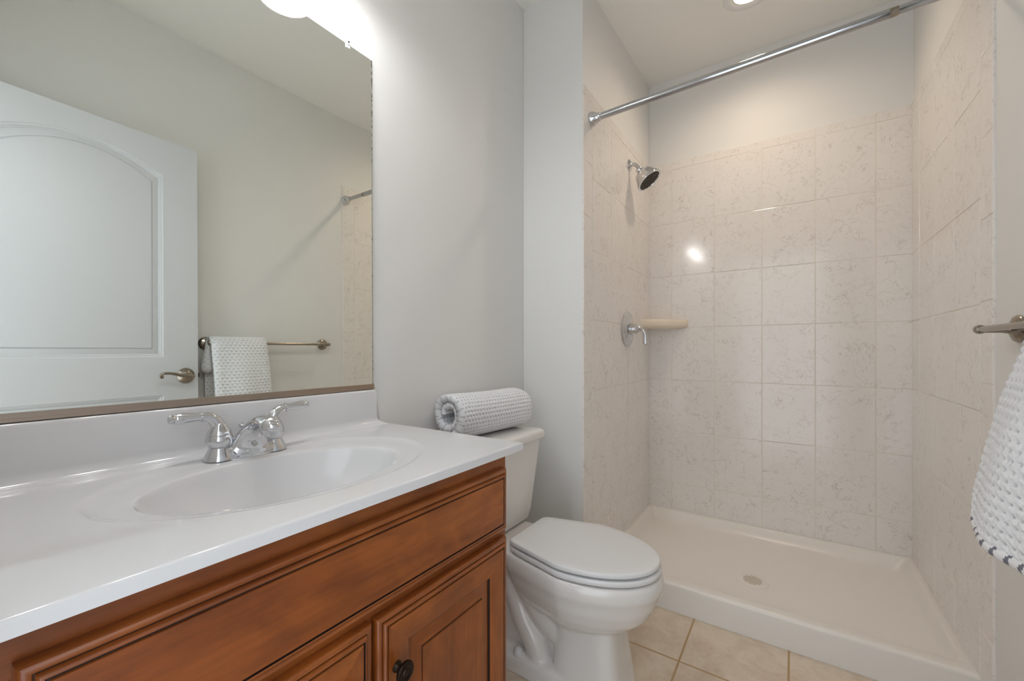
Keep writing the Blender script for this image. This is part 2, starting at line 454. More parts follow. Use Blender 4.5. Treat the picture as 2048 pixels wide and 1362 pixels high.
t = thing('curtain_rod', 'long chrome shower curtain rod spanning the shower opening', 'curtain rod', (XL, 1.7125, 2.0865))
ra, rb = Vector((XL, 1.7125, 2.0865)), Vector((XR, 1.7125, 2.112))
rd = (rb - ra).normalized(); L = (rb - ra).length
bm = new(); lathe(bm, [(0.03, 0.0143), (0.985, 0.0143), (0.985, 0.0125)], ra, rd, 28); finish('outer_tube', bm, 'chrome_soft', t)
bm = new(); lathe(bm, [(0.98, 0.0122), (L - 0.01, 0.0122)], ra, rd, 28); finish('inner_tube', bm, 'chrome_soft', t)
bm = new(); lathe(bm, [(0.984, 0.0128), (0.985, 0.0138), (1.005, 0.0132), (1.006, 0.0125)], ra, rd, 28); f = finish('collar', bm, 'nickel', t)
fp = [(0, 0.030), (0.005, 0.0315), (0.012, 0.030), (0.026, 0.022), (0.036, 0.0175), (0.046, 0.0175), (0.048, 0.015)]
bm = new(); lathe(bm, fp, ra, rd); finish('flange', bm, 'chrome', t)
bm = new(); lathe(bm, fp, rb, -rd); finish('flange', bm, 'chrome', t)

t = thing('recessed_light', 'round recessed can light glowing in the shower ceiling', 'ceiling light', (-0.169, 2.165, 2.6925))
o = Vector((-0.169, 2.165, 2.6925))
bm = new(); lathe(bm, [(-0.001, 0.104), (0.003, 0.104), (0.006, 0.098), (0.006, 0.076), (0.003, 0.068), (-0.001, 0.062)], o, (0, 0.057, -1), 48, cap=False); finish('trim_ring', bm, 'plate', t)
bm = new(); lathe(bm, [(0.0015, 0.0), (0.0015, 0.062), (0.0030, 0.058), (0.0032, 0.0)], o, (0, 0.057, -1), 40); finish('lens', bm, 'can_lens', t)
ld = bpy.data.lights.new('can_light', 'SPOT'); ld.energy = CAN_POWER; ld.color = (1.0, 0.80, 0.61); ld.shadow_soft_size = 0.05; ld.spot_size = R(163); ld.spot_blend = 1.0
lo = bpy.data.objects.new('can_light', ld); C.objects.link(lo); lo.parent = t; lo.location = (0, 0, -0.012)

# ------------------------------------------------------------------ mirror
MY0, MY1, MZ0, MZ1 = 0.008, 0.7895, 0.962, 1.931
t = thing('wall_mirror', 'large frameless wall mirror above the sink backsplash', 'mirror', (XM, 0.4, MZ0))
def mx(z): return XM + 0.0125 - (z - MZ0) * math.tan(R(0.33))
bm = new(); EY = MY1 - 0.0030
ys = [MY0, EY, MY1]
fv = [[bm.verts.new((mx(z), y, z)) for y in ys] for z in (MZ0, MZ1)]
bv = [[bm.verts.new((mx(z) - 0.005, y, z)) for y in ys] for z in (MZ0, MZ1)]
for i in range(2):
    f = bm.faces.new((fv[0][i], fv[0][i + 1], fv[1][i + 1], fv[1][i])); f.material_index = i
    bm.faces.new((bv[0][i + 1], bv[0][i], bv[1][i], bv[1][i + 1])).material_index = 2
    bm.faces.new((fv[1][i], fv[1][i + 1], bv[1][i + 1], bv[1][i])).material_index = 2
    bm.faces.new((fv[0][i + 1], fv[0][i], bv[0][i], bv[0][i + 1])).material_index = 2
bm.faces.new((fv[0][2], bv[0][2], bv[1][2], fv[1][2])).material_index = 2
bm.faces.new((bv[0][0], fv[0][0], fv[1][0], bv[1][0])).material_index = 2
finish('mirror_glass', bm, ['mirror', 'edge', 'clipm'], t, smooth=False)
bm = new(); box(bm, XM, XM + 0.016, MY0, MY1 + 0.002, 0.9545, 0.9605, 0.0006); box(bm, mx(MZ0) + 0.0004, mx(MZ0) + 0.0030, MY0, MY1 + 0.002, 0.9545, 0.9695, 0.0006)
f = finish('bottom_channel', bm, 'channel', t, smooth=False); f['label'] = 'brushed metal channel under the mirror'
for cy in (0.708, 0.12):
    bm = new(); lathe(bm, [(0, 0.008), (0.009, 0.008), (0.0115, 0.006), (0.012, 0.0)], (XM, cy, MZ1 + 0.003), (1, 0, 0), 20)
    box(bm, mx(MZ1) + 0.0003, mx(MZ1) + 0.003, cy - 0.006, cy + 0.006, MZ1 - 0.012, MZ1 + 0.004, 0.001)
    cl = finish('clip', bm, 'clipm', t); cl['_base'] = tuple(t['_base'])
    bm = new(); lathe(bm, [(0.012, 0.0025), (0.0132, 0.002), (0.0132, 0.0)], (XM, cy, MZ1 + 0.004), (1, 0, 0), 10); finish('screw', bm, 'bronze', cl)

# ------------------------------------------------------------------ vanity light (above the mirror, seen in its reflection)
t = thing('vanity_light', 'vanity light bar with frosted bell shades above the mirror', 'wall light', (XM, 0.42, 2.13))
bm = new(); box(bm, XM, XM + 0.022, 0.15, 0.69, 2.17, 2.26, 0.006); finish('backplate', bm, 'nickel', t)
for cy in (0.20, 0.41, 0.62):
    cx = XM + 0.175
    bm = new(); tube(bm, spline([(XM + 0.02, cy, 2.215, 0.008), (XM + 0.10, cy, 2.250, 0.008), (cx, cy, 2.250, 0.008), (cx, cy, 2.215, 0.008)], 6)); finish('arm', bm, 'nickel', t)
    bm = new(); lathe(bm, [(0, 0.020), (0.012, 0.030), (0.04, 0.036), (0.08, 0.045), (0.115, 0.062), (0.130, 0.072), (0.131, 0.069), (0.114, 0.058), (0.08, 0.041), (0.04, 0.032), (0.012, 0.025), (0.004, 0.0)], (cx, cy, 2.212), (0, 0, -1), 36, cap=False)
    sh = finish('shade', bm, 'shade', t); sh['_base'] = tuple(t['_base'])
    bm = new(); lathe(bm, [(0.015, 0.010), (0.035, 0.013), (0.055, 0.024), (0.075, 0.029), (0.095, 0.024), (0.105, 0.012), (0.108, 0.0)], (cx, cy, 2.212), (0, 0, -1), 24)
    finish('bulb', bm, 'bulb', sh)
    ld = bpy.data.lights.new('bulb_light', 'POINT'); ld.energy = VANITY_POWER; ld.color = (1.0, 0.99, 0.985); ld.shadow_soft_size = 0.03
    lo = bpy.data.objects.new('bulb_light', ld); C.objects.link(lo); lo.parent = t; lo.location = (0.175, cy - 0.42, 2.212 - 0.118 - 2.13)

# ------------------------------------------------------------------ door
HX, HY = 0.287, 0.028; FX, FY = 0.345, 0.820
du = Vector((FX - HX, FY - HY, 0)); DW = du.length; du.normalize(); dn = Vector((-du.y, du.x, 0))   # dn points to the mirror
def D(u, z, n): return Vector((HX, HY, 0)) + du * u + dn * n + Vector((0, 0, z))
def arch(u0, u1, z0, z1, rise, ins, n=24):
    a0, a1 = u0 + ins, u1 - ins; p = [(a0, z0 + ins), (a1, z0 + ins)]
    for i in range(n + 1):
        q = i / n; uu = a1 + (a0 - a1) * q
        p.append((uu, z1 - ins + rise * (1 - (2 * q - 1) ** 2)))
    return p
bm = new(); zb, zt = 0.012, 2.060
PANELS = [(0.135, DW - 0.137, 1.053, 1.890, 0.078), (0.135, DW - 0.137, 0.20, 0.878, 0.0)]
PROF = [(0.0, 0.0), (0.002, -0.003), (0.005, -0.0045), (0.008, -0.0045), (0.010, -0.0085), (0.013, -0.0095), (0.0155, -0.0125), (0.037, -0.0060), (0.0385, -0.0085), (0.0415, -0.0085), (0.0425, -0.0035), (0.046, -0.003)]
outer = [bm.verts.new(D(u_, z_, 0)) for u_, z_ in ((0, zb), (DW, zb), (DW, zt), (0, zt))]
edges = [bm.edges.new((outer[i], outer[(i + 1) % 4])) for i in range(4)]
for P in PANELS:
    rings = [[D(u_, z_, dep) for u_, z_ in arch(*P, ins)] for ins, dep in PROF]
    vr = loft(bm, rings, False, True)
    n = len(vr[0])
    for i in range(n):
        e = bm.edges.get((vr[0][i], vr[0][(i + 1) % n])); edges.append(e)
bmesh.ops.triangle_fill(bm, edges=edges, use_beauty=True)
back = [bm.verts.new(D(u_, z_, -0.035)) for u_, z_ in ((0, zb), (DW, zb), (DW, zt), (0, zt))]
for i in range(4): bm.faces.new((outer[i], back[i], back[(i + 1) % 4], outer[(i + 1) % 4]))
bm.faces.new(list(reversed(back)))
door = finish('door_1', bm, 'door', base=(HX, HY, 0.0), angle=28, kind='structure')
hc = DW - 0.052; hz = 0.963
bm = new(); lathe(bm, [(0, 0.036), (0.003, 0.037), (0.010, 0.033), (0.018, 0.022), (0.024, 0.014), (0.034, 0.0125), (0.040, 0.012)], D(hc, hz, 0), dn, 36)
tube(bm, [tuple(D(u_, z_, n_)) + (r_,) for u_, z_, n_, r_ in spline([(hc + 0.016, hz - 0.004, 0.044, 0.010), (hc, hz, 0.046, 0.0125), (hc - 0.03, hz + 0.004, 0.050, 0.0095), (hc - 0.07, hz + 0.014, 0.052, 0.0065), (hc - 0.098, hz + 0.016, 0.050, 0.0058), (hc - 0.114, hz + 0.008, 0.048, 0.0062), (hc - 0.110, hz - 0.001, 0.047, 0.0066), (hc - 0.102, hz + 0.001, 0.047, 0.005)], 6)])
dh = finish('door_handle', bm, 'nickel', door); dh['kind'] = 'structure'; dh['label'] = 'brushed nickel lever handle'
bm = new(); 
for a, b, c in ((0.0, 0.011, 0.010),):
    vs = [D(DW - 0.002, hz - c, -0.011), D(DW + b, hz - c, -0.013), D(DW + b, hz + c, -0.013), D(DW - 0.002, hz + c, -0.011),
          D(DW - 0.002, hz - c, -0.024), D(DW + b * 0.4, hz - c, -0.024), D(DW + b * 0.4, hz + c, -0.024), D(DW - 0.002, hz + c, -0.024)]
    V = [bm.verts.new(p) for p in vs]
    for q in ((0, 1, 2, 3), (7, 6, 5, 4), (0, 4, 5, 1), (1, 5, 6, 2), (2, 6, 7, 3), (3, 7, 4, 0)): bm.faces.new([V[i] for i in q])
lt = finish('latch_bolt', bm, 'bronze', door, smooth=False); lt['kind'] = 'structure'

# ------------------------------------------------------------------ vanity cabinet
CX = -0.566; CY0, CY1 = 0.035, 0.806
t = thing('vanity_cabinet', 'stained maple vanity cabinet under the white sink top', 'vanity cabinet', (-0.8, 0.42, 0.0))
bm = new(); zt_ = 0.8285
box(bm, CX - 0.020, CX, CY0, CY1, 0.09, zt_, 0.0015, 1)                  # face frame
box(bm, XM + 0.002, CX - 0.018, CY1 - 0.016, CY1, 0.09, zt_, 0.0015, 1)  # end panels, floor and back: open under the bowl
box(bm, XM + 0.002, CX - 0.018, CY0, CY0 + 0.016, 0.09, zt_, 0.0015, 1)
box(bm, XM + 0.002, CX - 0.018, CY0 + 0.014, CY1 - 0.014, 0.09, 0.106)
box(bm, XM + 0.002, XM + 0.012, CY0 + 0.014, CY1 - 0.014, 0.09, 0.60)
box(bm, XM + 0.002, CX - 0.06, CY0 + 0.002, CY1 - 0.002, 0.0, 0.095)
finish('carcass', bm, 'wood_v', t, smooth=False)
bm = new(); box(bm, CX - 0.004, CX + 0.0012, CY0, CY1, 0.782, 0.828, 0.0008, 1); box(bm, CX - 0.004, CX + 0.0012, CY0, CY1, 0.62, 0.68, 0.0008, 1)
finish('frame_rail', bm, 'wood_h', t, smooth=False)
def front(name, ya, yb, za, zb_, prof, panel='h'):
    """nested rectangles: prof = (inset, out from frame, kind) kind: w wood, g dark glaze"""
    bm = new(); prev = None
    for ins, dep, kd in prof:
        r = [bm.verts.new((CX + 0.0013 + dep, y, z)) for y, z in ((ya + ins, za + ins), (yb - ins, za + ins), (yb - ins, zb_ - ins), (ya + ins, zb_ - ins))]
        if prev:
            for i in range(4):
                f = bm.faces.new((prev[i], prev[(i + 1) % 4], r[(i + 1) % 4], r[i]))
                f.material_index = 2 if kd == 'g' else (0 if i in (0, 2) else 1)
        prev = r
    f = bm.faces.new(prev); f.material_index = 0 if panel == 'h' else 1
    o = finish(name, bm, ['wood_h', 'wood_v', 'glaze'], t, smooth=True, angle=38)
    o['_base'] = tuple(t['_base']); return o
BEAD = [(0.0, 0.0, 'w'), (0.0, 0.0085, 'w'), (0.0006, 0.0115, 'w'), (0.0020, 0.0142, 'w'), (0.0042, 0.0162, 'w'), (0.0068, 0.0170, 'w'), (0.0090, 0.0164, 'w'), (0.0104, 0.0148, 'w'), (0.0106, 0.0146, 'g'), (0.0116, 0.0146, 'g'),
        (0.0120, 0.0172, 'w'), (0.0132, 0.0192, 'w'), (0.0150, 0.0202, 'w'), (0.0170, 0.0202, 'w'), (0.0176, 0.0180, 'g'), (0.0200, 0.0180, 'g')]
front('drawer_front', 0.055, 0.7905, 0.655, 0.797, BEAD + [(0.0206, 0.0205, 'w')], 'h')
DOORP = BEAD + [(0.0205, 0.0205, 'w'), (0.060, 0.0205, 'w'), (0.0612, 0.0198, 'w'), (0.0625, 0.0192, 'w'), (0.0635, 0.0185, 'w'), (0.0665, 0.0165, 'w'), (0.0672, 0.0120, 'g'), (0.0690, 0.0115, 'g'),
                (0.0700, 0.0118, 'w'), (0.0950, 0.0165, 'w'), (0.0958, 0.0160, 'g'), (0.0975, 0.0162, 'g'), (0.0982, 0.0190, 'w')]
for ya, yb, ky in ((0.055, 0.4195, 0.385), (0.4275, 0.7905, 0.463)):
    d_ = front('cabinet_door', ya, yb, 0.105, 0.638, DOORP, 'v')
    bm = new(); kx = CX + 0.0013 + 0.0205; kz = 0.545
    lathe(bm, [(0, 0.009), (0.003, 0.0085), (0.006, 0.006), (0.012, 0.0055), (0.015, 0.012), (0.018, 0.0165), (0.021, 0.0172), (0.0235, 0.016), (0.0238, 0.0140), (0.0228, 0.0125), (0.0235, 0.0105), (0.0225, 0.0085), (0.0228, 0.0065), (0.0245, 0.005), (0.025, 0.0)], (kx, ky, kz), (1, 0, 0), 36)
    kn = finish('knob', bm, 'bronze', d_); kn['label'] = 'dark bronze round knob'

# ------------------------------------------------------------------ vanity top with integral bowl
t = thing('bathroom_sink', 'white cultured marble vanity top with integral oval sink bowl', 'sink', (-0.78, 0.42, 0.829))
EX0, EX1, EY0, EY1 = XM + 0.001, -0.532, 0.004, 0.8335
N = 128
def ell(cx, cy, a, b, z, p=2.0):
    o = []
    for i in range(N):
        th = 2 * PI * i / N; c, s = math.cos(th), math.sin(th)
        o.append(Vector((cx + a * math.copysign(abs(c) ** (2 / p), c), cy + b * math.copysign(abs(s) ** (2 / p), s), z)))
    return o
SX, SY = -0.771, 0.407
rings = []
for a, b, z in ((0.02, 0.02, -0.128), (0.035, 0.05, -0.126), (0.075, 0.11, -0.114), (0.108, 0.158, -0.090), (0.128, 0.190, -0.058), (0.139, 0.2075, -0.030), (0.1440, 0.2150, -0.014), (0.1458, 0.2178, -0.0088), (0.1466, 0.2190, -0.0074), (0.1480, 0.2208, -0.0066), (0.153, 0.227, -0.0058), (0.160, 0.236, -0.0050)):
    rings.append(ell(SX, SY, a, b, CT + z))
def lerp_ring(A, B, f, z): return [Vector((p.x + (q.x - p.x) * f, p.y + (q.y - p.y) * f, z)) for p, q in zip(A, B)]
OUT = ell(-0.796, 0.42, 0.204, 0.284, CT)
IN = rings[-1]
for f, z in ((0.35, -0.0046), (0.55, -0.0042), (0.70, -0.0035), (0.80, -0.0027), (0.88, -0.0018), (0.95, -0.0008), (1.0, -0.0002)): rings.append(lerp_ring(IN, OUT, f, CT + z))
rings.append([Vector((-0.798 + (p.x + 0.798) * 1.025, 0.42 + (p.y - 0.42) * 1.02, CT)) for p in OUT])
def rect_ring(ins, z, rc=0.004):
    # radial projection on the rectangle so that ring indices match
    o = []; cx, cy = -0.798, 0.42
    xa, xb, ya, yb = EX0 + (0 if ins == 0 else 0), EX1 - ins, EY0, EY1 - ins
    for i in range(N):
        th = 2 * PI * i / N; c, s = math.cos(th) * 0.197, math.sin(th) * 0.282
        kx = ((xb - cx) if c > 0 else (xa - cx)) / c if abs(c) > 1e-9 else 1e9
        ky = ((yb - cy) if s > 0 else (ya - cy)) / s if abs(s) > 1e-9 else 1e9
        kk = min(kx, ky); o.append(Vector((cx + c * kk, cy + s * kk, z)))
    # snap the nearest point to each corner
    for X in (xa, xb):
        for Y in (ya, yb):
            j = min(range(N), key=lambda q: (o[q].x - X) ** 2 + (o[q].y - Y) ** 2); o[j] = Vector((X, Y, z))
    return o
rings += [rect_ring(0.006, CT), rect_ring(0.0035, CT - 0.0001), rect_ring(0.0014, CT - 0.0008), rect_ring(0.0003, CT - 0.0022), rect_ring(0.0, CT - 0.0042), rect_ring(0.0, CT - 0.0175), rect_ring(0.004, CT - 0.0185)]
NB = 9
bm = new(); loft(bm, rings[:NB], True, False); finish('basin', bm, 'marble', t, angle=60)
bm = new(); loft(bm, rings[NB - 1:], False, False); finish('countertop', bm, 'marble', t, angle=60)
# backsplash with a coved foot
bm = new()
def bs(y, foot):
    p = [(XM + 0.001, 0.953), (XM + 0.001, CT - 0.001), (XM + 0.022 + foot, CT - 0.001)]
    for i in range(13):
        a = R(90 * i / 12); p.append((XM + 0.0205 + 0.022 * (1 - math.sin(a)), CT + 0.0004 + 0.022 * (1 - math.cos(a))))
    p += [(XM + 0.0195, 0.946), (XM + 0.0188, 0.9495), (XM + 0.0172, 0.952), (XM + 0.0145, 0.953)]
    return [Vector((x, y, z)) for x, z in p]
def bse(y): # end section bends outwards at its foot
    return y
secs = [bs(EY0 + 0.001, 0.028), bs(0.775, 0.028)]
r3 = bs(0.792, 0.028); r4 = bs(0.7965, 0.028)
for rg, sh in ((r3, 0.35), (r4, 1.0)):
    for v in rg:
        dz = v.z - CT
        if sh == 1.0 and v.z > 0.9475: v.z = 0.9500 if v.z > 0.9515 else v.z
        if dz < 0.022: v.y += sh * 0.026 * (1 - max(dz, 0) / 0.022) ** 2
secs += [r3, r4]
loft(bm, secs)
finish('backsplash', bm, 'marble', t, angle=50)
bm = new(); lathe(bm, [(0, 0.022), (0.002, 0.021), (0.003, 0.016), (0.001, 0.012), (0.001, 0.0)], (SX, SY, CT - 0.1278), (0, 0, 1), 32); finish('sink_drain', bm, 'chrome', t)

# ------------------------------------------------------------------ faucet
FXc, FYc, FZ = -0.972, 0.420, CT - 0.003
t = thing('faucet', 'chrome two-handle centerset faucet behind the sink bowl', 'faucet', (FXc, FYc, FZ))
bm = new()
def stad(hx, hy, z, dx=0.0):
    o = []
    for i in range(48):
        th = 2 * PI * i / 48; c, s = math.cos(th), math.sin(th)
        o.append(Vector((FXc + dx + hx * math.copysign(abs(c) ** 0.8, c), FYc + hy * math.copysign(abs(s) ** 0.62, s), z)))
    return o
loft(bm, [stad(0.0275, 0.080, FZ), stad(0.0275, 0.080, FZ + 0.003), stad(0.0255, 0.077, FZ + 0.010), stad(0.021, 0.070, FZ + 0.020), stad(0.017, 0.064, FZ + 0.024), stad(0.010, 0.055, FZ + 0.025)])
finish('base_plate', bm, 'chrome', t, angle=60)
bm = new()   # spout: broad skirt at the foot that narrows upward and arcs forward to the tip
sp = [  # x offset, z, half-width y, half-thickness across the path
    (0.004, 0.003, 0.056, 0.0275), (0.006, 0.012, 0.050, 0.025), (0.010, 0.026, 0.040, 0.0215), (0.019, 0.044, 0.029, 0.0180), (0.034, 0.062, 0.0215, 0.0150), (0.056, 0.0735, 0.0180, 0.0125),
    (0.080, 0.0765, 0.0180, 0.0120), (0.100, 0.0740, 0.0190, 0.0125), (0.112, 0.0690, 0.0160, 0.0120), (0.118, 0.0640, 0.0100, 0.0080)]
P = spline(sp, 6); rings = []
for i, (x, z, hw, ht) in enumerate(P):
    a = P[max(i - 1, 0)]; b = P[min(i + 1, len(P) - 1)]
    tx, tz = b[0] - a[0], b[1] - a[1]; l = math.hypot(tx, tz) or 1; nx, nz = tz / l, -tx / l
    rings.append([Vector((FXc + x + nx * ht * math.cos(q), FYc + hw * math.sin(q), FZ + z + nz * ht * math.cos(q))) for q in [2 * PI * j / 28 for j in range(28)]])
loft(bm, rings)
spo = finish('spout', bm, 'chrome', t, angle=60); spo['_base'] = tuple(t['_base'])
bm = new(); lathe(bm, [(0, 0.0), (0.001, 0.007), (0.004, 0.0128), (0.009, 0.0172), (0.016, 0.0200), (0.024, 0.0212), (0.0250, 0.0198), (0.0262, 0.0198), (0.0272, 0.0185), (0.034, 0.0176), (0.040, 0.0155), (0.040, 0.0115), (0.036, 0.0105), (0.036, 0.0)], (FXc + 0.098, FYc, FZ + 0.0895), (0.12, 0, -1), 36); finish('aerator', bm, 'chrome', spo)
bm = new(); lathe(bm, [(0.0, 0.0055), (0.003, 0.005), (0.003, 0.0)], (FXc + 0.034, FYc, FZ + 0.026), (1, 0, 0.45), 20); f = finish('emblem', bm, 'chrome_soft', spo)
bm = new(); tube(bm, [(FXc - 0.024, FYc, FZ + 0.02, 0.0025), (FXc - 0.024, FYc, FZ + 0.056, 0.0025)], 10); lathe(bm, [(0, 0.003), (0.003, 0.006), (0.007, 0.0075), (0.011, 0.006), (0.0135, 0.0)], (FXc - 0.024, FYc, FZ + 0.052), (0, 0, 1), 20); finish('lift_rod', bm, 'chrome', t)
for sg in (-1, 1):
    hy = FYc + sg * 0.0525
    bm = new(); lathe(bm, [(0.0, 0.0285), (0.004, 0.0280), (0.012, 0.0240), (0.020, 0.0200), (0.0242, 0.0180), (0.0250, 0.0188), (0.0265, 0.0205), (0.033, 0.0238), (0.041, 0.0243), (0.048, 0.0228), (0.0500, 0.0212), (0.0510, 0.0220), (0.0525, 0.0220), (0.060, 0.0188), (0.067, 0.0142), (0.073, 0.0116), (0.080, 0.0)], (FXc, hy, FZ), (0, 0, 1), 40)
    hd = finish('handle', bm, 'chrome', t, angle=35); hd['_base'] = tuple(t['_base'])
    bm = new(); q = spline([(0.0, 0.060, 0.013), (0.004, 0.074, 0.0125), (0.014, 0.0855, 0.0105), (0.027, 0.0895, 0.0088), (0.029, 0.0897, 0.0086)], 5)
    tube(bm, [(FXc - 0.002, hy + sg * y, FZ + z, r) for y, z, r in q])
    q = [(0.0280, 0.0090), (0.0285, 0.0105), (0.031, 0.0105), (0.0315, 0.0080), (0.045, 0.0088), (0.060, 0.0102), (0.068, 0.0106), (0.073, 0.0098), (0.075, 0.0080), (0.0765, 0.0085), (0.080, 0.0090), (0.083, 0.0068), (0.085, 0.0)]
    lathe(bm, q, (FXc - 0.002, hy, FZ + 0.0897 - 0.0), (0.0, sg, 0.02), 24)
    finish('lever', bm, 'chrome', hd, angle=35)

# ------------------------------------------------------------------ toilet
TY = 1.258
t = thing('toilet', 'white two-piece toilet with closed lid between vanity and shower', 'toilet', (-0.68, TY, 0.0))
def egg(xb, xf, hw, z, n=128, bw=0.72, mid=0.46, p=2.0):
    """outline: xb back, xf front, widest hw; bw = back width ratio"""
    xm = xb + (xf - xb) * mid; o = []
    for i in range(n):
        th = 2 * PI * i / n; c, s = math.cos(th), math.sin(th)
        if c >= 0: x = xm + (xf - xm) * c; y = hw * math.copysign(abs(s) ** (2 / p), s)
        else:
            x = xm + (xm - xb) * c
            y = hw * s
            # squarer at the back
            q = -c; e = 16.0
            w_ = (1 - q ** e) ** (1 / e) if q < 1 else 0
            y = math.copysign(max(w_, 0) * (hw * (1 - (1 - bw) * q)), s)
        o.append(Vector((x, TY + y, z)))
    return o
RB = [(-0.80, -0.326, 0.172, 0.396), (-0.80, -0.319, 0.178, 0.388), (-0.80, -0.317, 0.180, 0.372), (-0.80, -0.319, 0.179, 0.354), (-0.80, -0.325, 0.1745, 0.342),
      (-0.795, -0.330, 0.170, 0.330), (-0.785, -0.340, 0.163, 0.302), (-0.770, -0.360, 0.148, 0.265), (-0.750, -0.392, 0.128, 0.235), (-0.720, -0.430, 0.104, 0.215), (-0.70, -0.45, 0.09, 0.195)]
bm = new()
loft(bm, [egg(*r) for r in reversed(RB)])
# front pedestal column
def ped(xb, xf, hw, z, p=3.0): 
    o = []
    for i in range(48):
        th = 2 * PI * i / 48; c, s = math.cos(th), math.sin(th)
        o.append(Vector(((xb + xf) / 2 + (xf - xb) / 2 * math.copysign(abs(c) ** (2 / p), c), TY + hw * math.copysign(abs(s) ** (2 / p), s), z)))
    return o
loft(bm, [ped(-0.650, -0.413, 0.108, 0.0, 4.5), ped(-0.650, -0.416, 0.107, 0.02, 4.5), ped(-0.648, -0.426, 0.102, 0.07, 4.5), ped(-0.645, -0.436, 0.096, 0.14, 4.5), ped(-0.642, -0.442, 0.092, 0.20, 4.5), ped(-0.64, -0.445, 0.090, 0.26, 4.5)])
# foot plate behind the column
def foot(d, z): return ped(-0.985 + d, -0.50, 0.118 - d * 0.6, z, 4.0)
loft(bm, [foot(0, 0.0), foot(0.002, 0.032), foot(0.008, 0.046), foot(0.03, 0.056), foot(0.06, 0.060)])
# trapway bulges on both sides and the rear stem
for sg in (-1, 1):
    for path in ([(-0.80, 0.040, 0.37, 0.055), (-0.762, 0.046, 0.305, 0.054), (-0.705, 0.046, 0.215, 0.052), (-0.645, 0.042, 0.165, 0.050), (-0.58, 0.035, 0.16, 0.050)],
                 [(-0.82, 0.055, 0.31, 0.040), (-0.790, 0.062, 0.235, 0.042), (-0.752, 0.066, 0.160, 0.042), (-0.715, 0.062, 0.105, 0.044), (-0.700, 0.055, 0.05, 0.046)]):
        tube(bm, [(x, TY + sg * y, z, r) for x, y, z, r in spline(path, 6)], 18)
loft(bm, [ped(-0.93, -0.60, 0.052, 0.02, 3), ped(-0.93, -0.60, 0.052, 0.33, 3)])
loft(bm, [ped(-0.93, -0.72, 0.07, 0.03, 2.6), ped(-0.93, -0.72, 0.07, 0.20, 2.6), ped(-0.96, -0.70, 0.095, 0.30, 3), ped(-1.0, -0.70, 0.125, 0.365, 3.5), ped(-1.01, -0.68, 0.13, 0.392, 4), ped(-1.008, -0.682, 0.128, 0.397, 4)])
bo = finish('bowl', bm, 'porcelain', t)
rm = bo.modifiers.new('remesh', 'REMESH'); rm.mode = 'VOXEL'; rm.voxel_size = 0.0042; rm.use_smooth_shade = True
sm = bo.modifiers.new('smooth', 'SMOOTH'); sm.factor = 0.5; sm.iterations = 9
def slab(name, outl, zs, m_, par=t):
    """zs: (inset scale, z)"""
    bm = new(); c = Vector((-0.56, TY, 0))
    loft(bm, [[Vector((c.x + (p.x - c.x) * s, c.y + (p.y - c.y) * s, z)) for p in outl] for s, z in zs])
    return finish(name, bm, m_, par, angle=50)
lo = egg(-0.785, -0.322, 0.174, 0, 96, 0.70, 0.44)
slab('seat', lo, [(0.93, 0.4005), (0.988, 0.4012), (0.998, 0.404), (1.0, 0.409), (0.997, 0.4145), (0.988, 0.4170), (0.93, 0.4175)], 'seat')
lo2 = egg(-0.787, -0.327, 0.1715, 0, 96, 0.70, 0.44)
slab('lid', lo2, [(0.93, 0.4222), (0.988, 0.4228), (0.998, 0.4255), (1.0, 0.4300), (0.997, 0.4345), (0.989, 0.4370), (0.97, 0.4382), (0.80, 0.4395), (0.4, 0.4405), (0.1, 0.4408)], 'seat')
for sg in (-1, 1):
    bm = new(); box(bm, -0.800, -0.768, TY + sg * 0.075 - 0.02, TY + sg * 0.075 + 0.02, 0.396, 0.424, 0.006, 3); finish('hinge', bm, 'seat', t)
    bm = new(); lathe(bm, [(0, 0.017), (0.012, 0.0165), (0.022, 0.0125), (0.027, 0.006), (0.028, 0.0)], (-0.762, TY + sg * 0.094, 0.050), (0, 0, 1), 24); finish('bolt_cap', bm, 'seat', t)
def rbox(x0_, x1_, hw, z, r=0.035): return [Vector((p.x, p.y, z)) for p in rr(x0_, x1_, TY - hw, TY + hw, r, z, 8)]
bm = new(); loft(bm, [rbox(-1.005, -0.885, 0.145, 0.398), rbox(-1.012, -0.872, 0.158, 0.402), rbox(-1.016, -0.866, 0.165, 0.412), rbox(-1.018, -0.858, 0.170, 0.45), rbox(-1.024, -0.838, 0.174, 0.60), rbox(-1.028, -0.824, 0.182, 0.722)]); finish('tank', bm, 'porcelain', t, angle=50)
bm = new(); loft(bm, [rbox(-1.028, -0.818, 0.185, 0.7225), rbox(-1.031, -0.811, 0.191, 0.7255), rbox(-1.032, -0.809, 0.193, 0.732), rbox(-1.032, -0.809, 0.193, 0.748), rbox(-1.030, -0.813, 0.190, 0.756), rbox(-1.025, -0.823, 0.182, 0.760), rbox(-1.005, -0.85, 0.157, 0.7615, 0.03)]); finish('tank_lid', bm, 'porcelain', t, angle=50)
ZTANK = 0.7615

# ------------------------------------------------------------------ towels
def dots(u_, v_, pu, pv, ru, rv):
    """soft mask of sunken knots on a staggered grid, u along the cloth, v across"""
    i = math.floor(u_ / pu); fu = (u_ / pu - i - 0.5) * pu
    vv = v_ / pv + (0.5 if i % 2 else 0.0); fv = (vv - math.floor(vv) - 0.5) * pv
    d = math.sqrt((fu / ru) ** 2 + (fv / rv) ** 2)
    return max(0.0, min(1.0, (1.35 - d) / 0.7))

